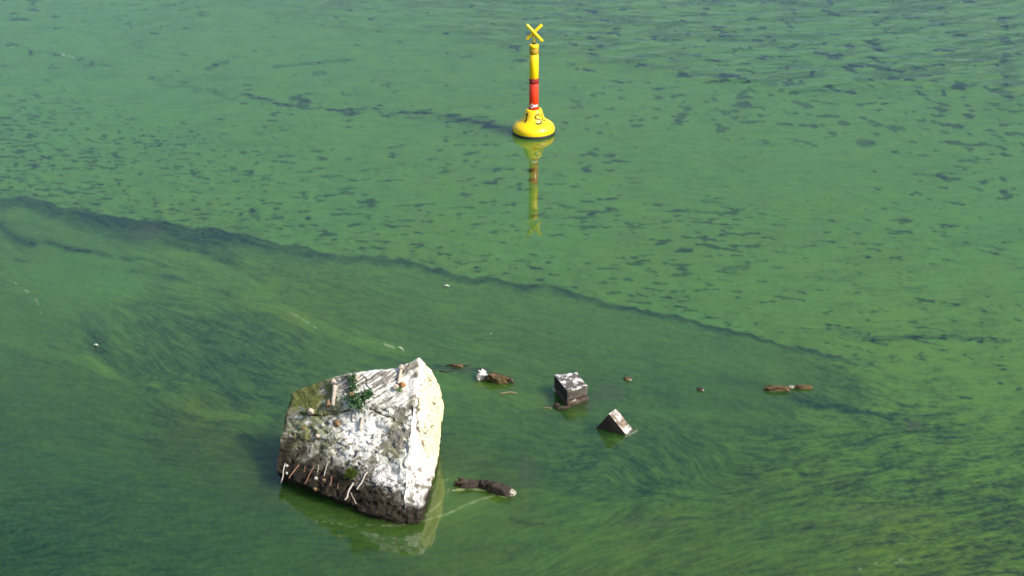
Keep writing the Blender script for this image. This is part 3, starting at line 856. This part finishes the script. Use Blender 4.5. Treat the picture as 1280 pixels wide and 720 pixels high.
# sockets: short pipes lying in the streaked plane, with knobbly ends
def knob(px, row, r, m, name='pipe_knob', lift=.03):
    a, n = surf(px, row)
    bm = bmesh.new(); bmesh.ops.create_icosphere(bm, subdivisions=3, radius=r)
    for v in bm.verts:
        v.co *= 1 + .6 * mn.noise(v.co * 22 + Vector((px, row, 0)))
    bmesh.ops.translate(bm, verts=bm.verts, vec=a + n * lift - BLOCK_BASE)
    return bm_obj(name, bm, m, block)
M_PINK = simple('pinkish_crust', (.42, .36, .29), .9, dirt=.5, dcol=(.25, .16, .10), sc=12, bmp=.01)
M_BRN = simple('brown_crust', (.17, .10, .045), .9, dirt=.6, dcol=(.35, .28, .18), sc=12, bmp=.01)
def pipe(x0, y0, x1, y1, r, m):
    a, n = surf(x0, y0); b, n2 = surf(x1, y1)
    pts = [a.lerp(b, k / 6) + n * (r * .9) for k in range(7)]
    V_, F_ = tube([p - BLOCK_BASE for p in pts], r, 12, wob=.10)
    return mesh_obj('pipe_stub', V_, F_, m, block)
pipe(420, 482, 417, 508, .038, M_PINK); knob(419, 478, .050, M_PINK, lift=.04); knob(412, 505, .060, M_BRN)
pipe(502, 462, 498, 482, .030, M_PINK); knob(502, 460, .046, M_PINK, lift=.03); knob(496, 485, .050, M_PINK); knob(504, 482, .055, simple('orange_lichen', (.36, .17, .06), .9), lift=.04)
pipe(454, 522, 450, 538, .026, M_PINK)
knob(446, 472, .055, M_PINK, lift=.05); knob(440, 495, .055, M_BRN, lift=.05); knob(390, 515, .06, M_PINK); knob(422, 530, .06, M_BRN); knob(398, 546, .04, M_LIME, lift=.05)
# loose rubble stones bedded on the face
M_STONE = simple('rubble_stone', (.40, .37, .32), .9, dirt=.7, dcol=(.10, .08, .05), sc=10, bmp=.02)
for k in range(14):
    px = random.uniform(356, 500); py = random.uniform(528, 615)
    knob(px, py, random.uniform(.015, .035), random.choice([M_STONE, M_STONE, M_BRN]), 'bedded_stone', lift=.0)

# plants growing on the block
def leafmat(name, a, b):
    m, nt, bs = mat(name)
    oi = tex_noise(nt, 18, 2)
    nt.links.new(mixc(nt, ramp(nt, oi, .35, .65), a, b), bs.inputs['Base Color'])
    bs.inputs['Roughness'].default_value = .6
    return m
M_LEAF = leafmat('dark_green_leaf', (.012, .050, .010), (.035, .120, .022))
M_GRASS = leafmat('yellow_green_blade', (.06, .12, .015), (.16, .20, .03))
def leafy(name, spots, n, size, m, label, lift=.03):
    base, bn = surf(*spots[0][:2])
    root = empty(name, base, label, 'plant')
    V_ = []; F_ = []
    for (px, py, rad) in spots:
        c0, n0 = surf(px, py)
        cnt = int(n * rad / .1)
        for k in range(cnt):
            o = Vector((random.gauss(0, 1), random.gauss(0, 1), random.gauss(0, 1))) * rad * .5
            p = c0 + n0 * (lift + abs(random.gauss(0, .4)) * rad) + o - base
            u = Vector((random.uniform(-1, 1), random.uniform(-1, 1), random.uniform(-.4, 1))).normalized()
            w = u.cross(Vector((random.uniform(-1, 1), random.uniform(-1, 1), random.uniform(-1, 1)))).normalized()
            L = size * random.uniform(.6, 1.3); W = L * .38
            i = len(V_); up = u.cross(w) * L * .12
            V_ += [p, p + u * L * .5 + w * W + up, p + u * L - up, p + u * L * .5 - w * W + up]
            F_ += [(i, i + 1, i + 2, i + 3)]
    lv = mesh_obj('foliage', V_, F_, m, root, smooth=False); lv['kind'] = 'stuff'
    V2 = []; F2 = []
    for (px, py, rad) in spots:
        c0, n0 = surf(px, py)
        for k in range(5):
            e = c0 + n0 * rad * .9 + Vector((random.gauss(0, 1), random.gauss(0, 1), random.gauss(0, 1))) * rad * .5
            v_, f_ = tube([c0 - base - n0 * .02, (c0 + e) / 2 - base + n0 * .02, e - base], .004, 5)
            b = len(V2); V2 += v_; F2 += [tuple(q + b for q in f) for f in f_]
    mesh_obj('stem', V2, F2, m, root)
    return root
leafy('leafy_weed', [(447, 502, .16), (441, 471, .10), (443, 483, .09), (458, 497, .12), (439, 497, .10), (451, 511, .08), (464, 494, .05)], 75, .055, M_LEAF,
      'dark green leafy weed sprawling near the top edge of the big white block')
leafy('leafy_weed', [(500, 488, .055)], 60, .035, leafmat('bright_green_leaf', (.04, .14, .015), (.08, .2, .03)),
      'tiny bright green weed beside an orange lichen knob at the block\'s upper right corner')
def grass(name, px, py, rad, hgt, n, m, label):
    base, bn = surf(px, py)
    root = empty(name, base, label, 'plant')
    V_ = []; F_ = []
    for k in range(n):
        p = Vector((random.gauss(0, rad * .5), random.gauss(0, rad * .3) - .03, random.gauss(0, rad * .4)))
        dr = (Vector((random.gauss(0, .45), -.35 + random.gauss(0, .3), 1))).normalized()
        h = hgt * random.uniform(.5, 1.1); w = Vector((.006, 0, 0))
        i = len(V_)
        q = p + dr * h * .6; e = p + dr * h + Vector((dr.x * h * .4, -h * .2, -h * .15))
        V_ += [p - w, p + w, q + w, q - w, e]; F_ += [(i, i + 1, i + 2, i + 3), (i + 3, i + 2, i + 4)]
    mesh_obj('blades', V_, F_, m, root, smooth=False)['kind'] = 'stuff'
    return root
grass('grass_tuft', 439, 594, .085, .19, 260, M_GRASS, 'yellowish green grass tuft growing low on the front of the big white block')

# ================================================================== SMALLER CONCRETE PIECES
def worn_box(corners_top, base_z, name, m, parent, origin, sub=26, rough=.018, seed=0, scale=9, black=None):
    """a four-cornered prism (top corners as Vectors, bottom at offsets) with worn edges"""
    bm = bmesh.new()
    tops = [bm.verts.new(c - origin) for c in corners_top]
    bots = [bm.verts.new(b - origin) for b in base_z]
    bm.faces.new(tops); bm.faces.new(bots[::-1])
    for i in range(4):
        j = (i + 1) % 4
        bm.faces.new((tops[i], bots[i], bots[j], tops[j]))
    bmesh.ops.recalc_face_normals(bm, faces=bm.faces)
    bmesh.ops.bevel(bm, geom=list(bm.edges), offset=.018, segments=2, affect='EDGES', profile=.6)
    bmesh.ops.subdivide_edges(bm, edges=bm.edges, cuts=5, use_grid_fill=True)
    bmesh.ops.triangulate(bm, faces=[f for f in bm.faces if len(f.verts) > 4])
    bm.normal_update()
    for v in bm.verts:
        p = v.co * scale + Vector((seed, seed * 2, 0))
        v.co += v.normal * (mn.fractal(p, .8, 2.0, 4) * rough) 
    bm.normal_update()
    if black is not None:  # faces along this normal get the dark stone, shade as colour
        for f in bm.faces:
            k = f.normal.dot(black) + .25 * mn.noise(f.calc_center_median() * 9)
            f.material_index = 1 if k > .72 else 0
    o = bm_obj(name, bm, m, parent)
    o.data.materials.append(M_SHADEST)
    return o

def stonemat(name, dark, light, whiteness, wetz=.08, wo=(0.75, .74, .72)):
    m, nt, bs = mat(name)
    f1 = tex_noise(nt, 11, 6, .72); f2 = tex_noise(nt, 50, 4, .7); f3 = tex_noise(nt, 7, 4, .7, stretch=(1, 1, 1.2))
    c = mixc(nt, ramp(nt, f1, .38, .62), dark, light)
    geo = nt.nodes.new('ShaderNodeNewGeometry'); sx = nd(nt, 'ShaderNodeSeparateXYZ', ins={0: geo.outputs['Normal']})
    upf = ramp(nt, sx.outputs[2], .35, .8)
    wm_ = mth(nt, 'MULTIPLY', upf, ramp(nt, mth(nt, 'ADD', f3, mth(nt, 'MULTIPLY', f2, .3)), .78 - whiteness, .88 - whiteness))
    c = mixc(nt, wm_, c, wo)
    ps = nd(nt, 'ShaderNodeSeparateXYZ', ins={0: geo.outputs['Position']})
    wz = mth(nt, 'SUBTRACT', 1.0, ramp(nt, mth(nt, 'ADD', ps.outputs[2], mth(nt, 'MULTIPLY', mth(nt, 'SUBTRACT', f1, .5), .1)), wetz * .3, wetz))
    c = mixc(nt, mth(nt, 'MULTIPLY', wz, .85), c, (.02, .016, .009))
    nt.links.new(c, bs.inputs['Base Color']); bs.inputs['Roughness'].default_value = .8
    bump(nt, bs, mth(nt, 'ADD', f1, mth(nt, 'MULTIPLY', f2, .5)), .7, .02)
    return m
M_SHADEST = stonemat('shaded_face_stone', (.006, .005, .003), (.022, .017, .011), .0)  # near-black stone that paints shade onto faces turned from the sun
M_SQ = stonemat('grey_stone_block', (.035, .03, .024), (.12, .10, .08), .14)
M_BRICK = stonemat('brown_stone_course', (.03, .02, .013), (.10, .065, .042), .0)
M_TILT = stonemat('tan_stone_slab', (.09, .065, .04), (.21, .16, .11), .15, .05)
M_WETROCK = stonemat('wet_brown_rock', (.010, .007, .004), (.055, .034, .022), -.05, .03)
M_MOSSROCK = stonemat('mossy_brown_rubble', (.03, .018, .006), (.13, .085, .025), -.02, .02)
M_PALE2 = stonemat('pale_wet_stone', (.18, .17, .12), (.34, .32, .24), .1, .02)
M_PALE = stonemat('pale_stone', (.30, .28, .22), (.55, .53, .45), .3, .02)

sqL, sqF, sqR, sqB = gp(692.5, 488), gp(709, 508), gp(734.5, 501), gp(721, 484)
org = (sqL + sqR) / 2
sq = empty('stone_block', org, 'square grey stone block with white-splashed top standing on a brown stone course', 'stone block')
top_h = [pt(692.5, 468.5, 488).z, pt(709, 489, 508).z, pt(734, 482.5, 501).z, pt(721, 465, 484).z]
tops = [Vector((p.x, p.y, h)) for p, h in zip([sqL, sqF, sqR, sqB], top_h)]
mid = [Vector((p.x, p.y, h)) for p, h in zip([sqL, sqF, sqR, sqB], [.10, .115, .115, .10])]
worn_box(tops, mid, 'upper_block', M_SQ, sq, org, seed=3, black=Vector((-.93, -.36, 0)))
cen = sum((Vector(p) for p in [sqL, sqF, sqR, sqB]), Vector()) / 4
lowt = [Vector((cen.x + (p.x - cen.x) * k, cen.y + (p.y - cen.y) * k + dy, .098)) for p, k, dy in zip([sqL, sqF, sqR, sqB], [.96, 1.0, 1.02, .95], [0, -.03, -.03, 0])]
lowb = [Vector((v.x, v.y, -.3)) for v in lowt]
worn_box(lowt, lowb, 'lower_course', M_BRICK, sq, org, rough=.04, seed=11, scale=7)

# tilted slab
ap = pt(761, 517, 540); Lw = gp(744.5, 535.5); Rw = gp(783.5, 544.5)
w_ = gp(792.5, 538) - gp(783.5, 544.5); w_.z = 0
e1 = (Lw - ap); e2 = (Rw - ap)
A0 = ap; B0 = ap + e1 * 1.7; C0 = ap + e1 * 1.7 + e2 * 1.25; D0 = ap + e2 * 1.25
ts = empty('tilted_slab', (Lw + Rw) / 2 + w_ / 2, 'tan stone slab tilted on its corner, dark side facing us, behind and right of the square block', 'stone slab')
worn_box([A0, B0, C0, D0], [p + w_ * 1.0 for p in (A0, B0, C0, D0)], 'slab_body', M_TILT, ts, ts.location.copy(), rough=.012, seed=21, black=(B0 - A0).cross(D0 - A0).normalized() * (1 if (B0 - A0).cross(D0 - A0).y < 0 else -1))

# rubble lying at the surface
def rock(name, px, row, wpx, hpx, dpx, m, label, seed, cat='rubble', rotz=0, jag=.35, tilt=0, sink=.3, parent=None, group=None, sub=4):
    """wpx wide, standing hpx high in the photograph"""
    loc = gp(px, row); s = ppm(row); ca = .88
    L = wpx / s; Hh = hpx / s / ca; D = dpx / s
    bm = bmesh.new(); bmesh.ops.create_icosphere(bm, subdivisions=sub, radius=.5)
    for v in bm.verts:
        p = v.co.copy()
        q = Vector([math.copysign(abs(t * 2) ** .62, t) / 2 for t in p])
        k = 1 + jag * mn.fractal(p * 3.2 + Vector((seed, 0, seed)), .9, 2.0, 4)
        v.co = Vector((q.x * L * k, q.y * D * k, q.z * Hh * 1.5 * k))
    bmesh.ops.rotate(bm, verts=bm.verts, cent=(0, 0, 0), matrix=Matrix.Rotation(tilt, 3, 'Y'))
    bmesh.ops.rotate(bm, verts=bm.verts, cent=(0, 0, 0), matrix=Matrix.Rotation(rotz, 3, 'Z'))
    bmesh.ops.translate(bm, verts=bm.verts, vec=(0, 0, Hh * sink))
    if parent:
        bmesh.ops.translate(bm, verts=bm.verts, vec=loc - parent.location)
        return bm_obj(name, bm, m, parent)
    o = bm_obj(name, bm, m); o.location = loc
    return tag(o, label, cat, group)
rock('long_rock', 588, 607.5, 40, 7.5, 9, M_WETROCK, 'low dark brown rock, long and ragged, just right of the big white block', 5, rotz=.0, jag=.55, tilt=.06)
rock('rock_lump', 607, 610, 10, 9, 8, M_WETROCK, 'small dark knobbly rock between the long ragged rock and the pale-ended rock', 9, jag=.7)
er = empty('pale_ended_rock', gp(627, 617), 'dark brown rock with a pale wet right end, right of the low ragged rock', 'rubble')
rock('rock_body', 625, 616, 31, 10, 13, M_WETROCK, None, 15, rotz=-.45, jag=.25, tilt=.15, parent=er)
rock('pale_end', 640, 618.5, 8, 5.5, 10, M_PALE2, None, 17, rotz=-.3, jag=.25, parent=er, tilt=.3)
# broken white and brown rubble
rock('white_rubble', 604, 474, 14, 8, 10, M_PALE, 'broken white chunk at the left end of the brown rubble behind the big block', 25, jag=.7, tilt=.3)
rock('dark_rubble', 603, 469.5, 9, 5, 6, M_WETROCK, 'little black stone perched behind the broken white chunk', 27, jag=.5, sink=.9)
rock('brown_rubble', 621, 477, 24, 8, 10, M_MOSSROCK, 'reddish brown rubble heap with foam along its edge, right of the white chunk', 29, jag=.7, rotz=-.2, tilt=.12)
rock('brown_rubble', 634, 477, 14, 4, 7, M_WETROCK, 'low tapering tail end of the reddish brown rubble heap', 33, jag=.6, rotz=-.2)
rock('mossy_rubble', 971, 488, 29, 5, 6, M_MOSSROCK, 'long mossy brown rubble with a white foam edge, alone out to the right', 35, jag=.35, rotz=-.05)
rock('white_rubble', 989, 485, 7, 2.5, 5, M_PALE2, 'tiny pale stone wedged between the two mossy rubble pieces at the right', 36, jag=.5)
rock('mossy_rubble', 1004, 485.5, 21, 3.6, 5, M_MOSSROCK, 'shorter mossy brown rubble, rightmost of the stones at the surface', 37, jag=.45)
rock('tiny_rock', 784, 474.5, 9, 2.4, 6, M_MOSSROCK, 'tiny brown rock behind and right of the square stone block', 41, jag=.5)
rock('tiny_rock', 875, 487.5, 7, 2.8, 5, M_WETROCK, 'tiny dark rock alone midway between the tilted slab and the mossy rubble', 43, jag=.5)
rock('pale_pebble', 878.5, 488.5, 3, 1.5, 3, M_PALE2, 'pale pebble touching the tiny dark rock on its right', 44, jag=.3)
rock('pale_pebble', 787, 475.5, 5, 1.5, 3, M_PALE2, 'pale pebble touching the tiny brown rock behind the square block', 45, jag=.3)
rock('sunken_stone', 704, 511, 17, 2.5, 5, M_BRICK, 'low brown stone awash at the left foot of the square block', 47, jag=.5, rotz=.2)
rock('sunken_stone', 696, 508.5, 7, 4, 5, M_WETROCK, 'small dark stone at the water by the square block\'s lower left corner', 48, jag=.5)

M_WOOD = simple('dry_twig', (.20, .15, .09), .9, dirt=.5, sc=20)
M_PTWIG = simple('bleached_twig', (.50, .47, .38), .9, dirt=.4, sc=20)
M_DWOOD = simple('wet_twig', (.03, .022, .012), .7, dirt=.5, sc=20)
def twig(name, pts, r, m, label, cat='twig', lift=.01, group=None):
    base = gp(*pts[len(pts) // 2][:2])
    P = []
    for p in pts:
        g = gp(p[0], p[1]); g.z = lift + (p[2] if len(p) > 2 else 0); P.append(g - base)
    V_, F_ = tube(P, r, 7, taper=.6, wob=.2)
    o = mesh_obj(name, V_, F_, m); o.location = base
    return tag(o, label, cat, group)
twig('floating_twig', [(690.5, 487, .02), (699, 495, .0), (708, 503, .015)], .014, M_PTWIG, 'bleached straight twig floating along the square block\'s left side')
twig('floating_twig', [(549, 464.5), (556, 465), (562, 464)], .012, M_DWOOD, 'wet dark twig at the left of the twigs just behind the big block')
twig('floating_twig', [(558, 457.6), (566, 456.5), (573, 457.5), (579, 456.4)], .022, M_DWOOD, 'knobbly dark twig, thickest of the twigs just behind the big block')
twig('floating_twig', [(580, 458), (585, 456.5), (590, 456)], .013, M_DWOOD, 'short dark twig at the right of the twigs behind the big block')
rock('pale_pebble', 571, 458.5, 12, 2.5, 5, M_MOSSROCK, 'tan lump of silt among the twigs just behind the big block', 51, jag=.7)
twig('floating_twig', [(625, 493), (632, 491.5), (638, 490.5), (646, 492)], .018, M_WOOD, 'brown twig floating in front of the reddish rubble heap')
twig('floating_twig', [(677, 511), (684, 510), (690, 511)], .012, M_WOOD, 'thin brown twig floating left of the square block\'s foot')

# pale flecks: feathers and bits of foam that float free
M_FLECK = simple('white_feather', (.42, .44, .34), .8, dirt=.1)
def fleck(px, row, l, w, rot, label):
    loc = gp(px, row); s = ppm(row); L = l / s; W = w / s / .45
    V_ = []; F_ = []; n = 6
    for k in range(n + 1):
        t = k / n; ww = W / 2 * math.sin(math.pi * min(.97, t + .06)) ** .7; x = (t - .5) * L; z = .012 + .03 * math.sin(t * math.pi)
        V_ += [(x, -ww, z), (x, 0, z + .012), (x, ww, z)]
    for k in range(n):
        a = k * 3
        F_ += [(a, a + 3, a + 4, a + 1), (a + 1, a + 4, a + 5, a + 2)]
    o = mesh_obj('floating_feather', V_, F_, M_FLECK); o.location = loc; o.rotation_euler = (0, 0, rot)
    sm = o.modifiers.new('thickness', 'SOLIDIFY'); sm.thickness = .006
    return tag(o, label, 'feather', 'pale flecks floating on the algae')
fleck(558, 358.5, 8, 1.8, -.1, 'white feather floating just below the main dark slick line, straight above the block')
fleck(120, 432.5, 7, 1.8, -.3, 'white feather floating at the left edge of the swirl')
fleck(500, 436.5, 9, 1.3, -.5, 'long pale feather floating just above the big block\'s peak')
fleck(614, 419, 2, 1.2, .4, 'tiny pale fleck floating between the main slick line and the white chunk')
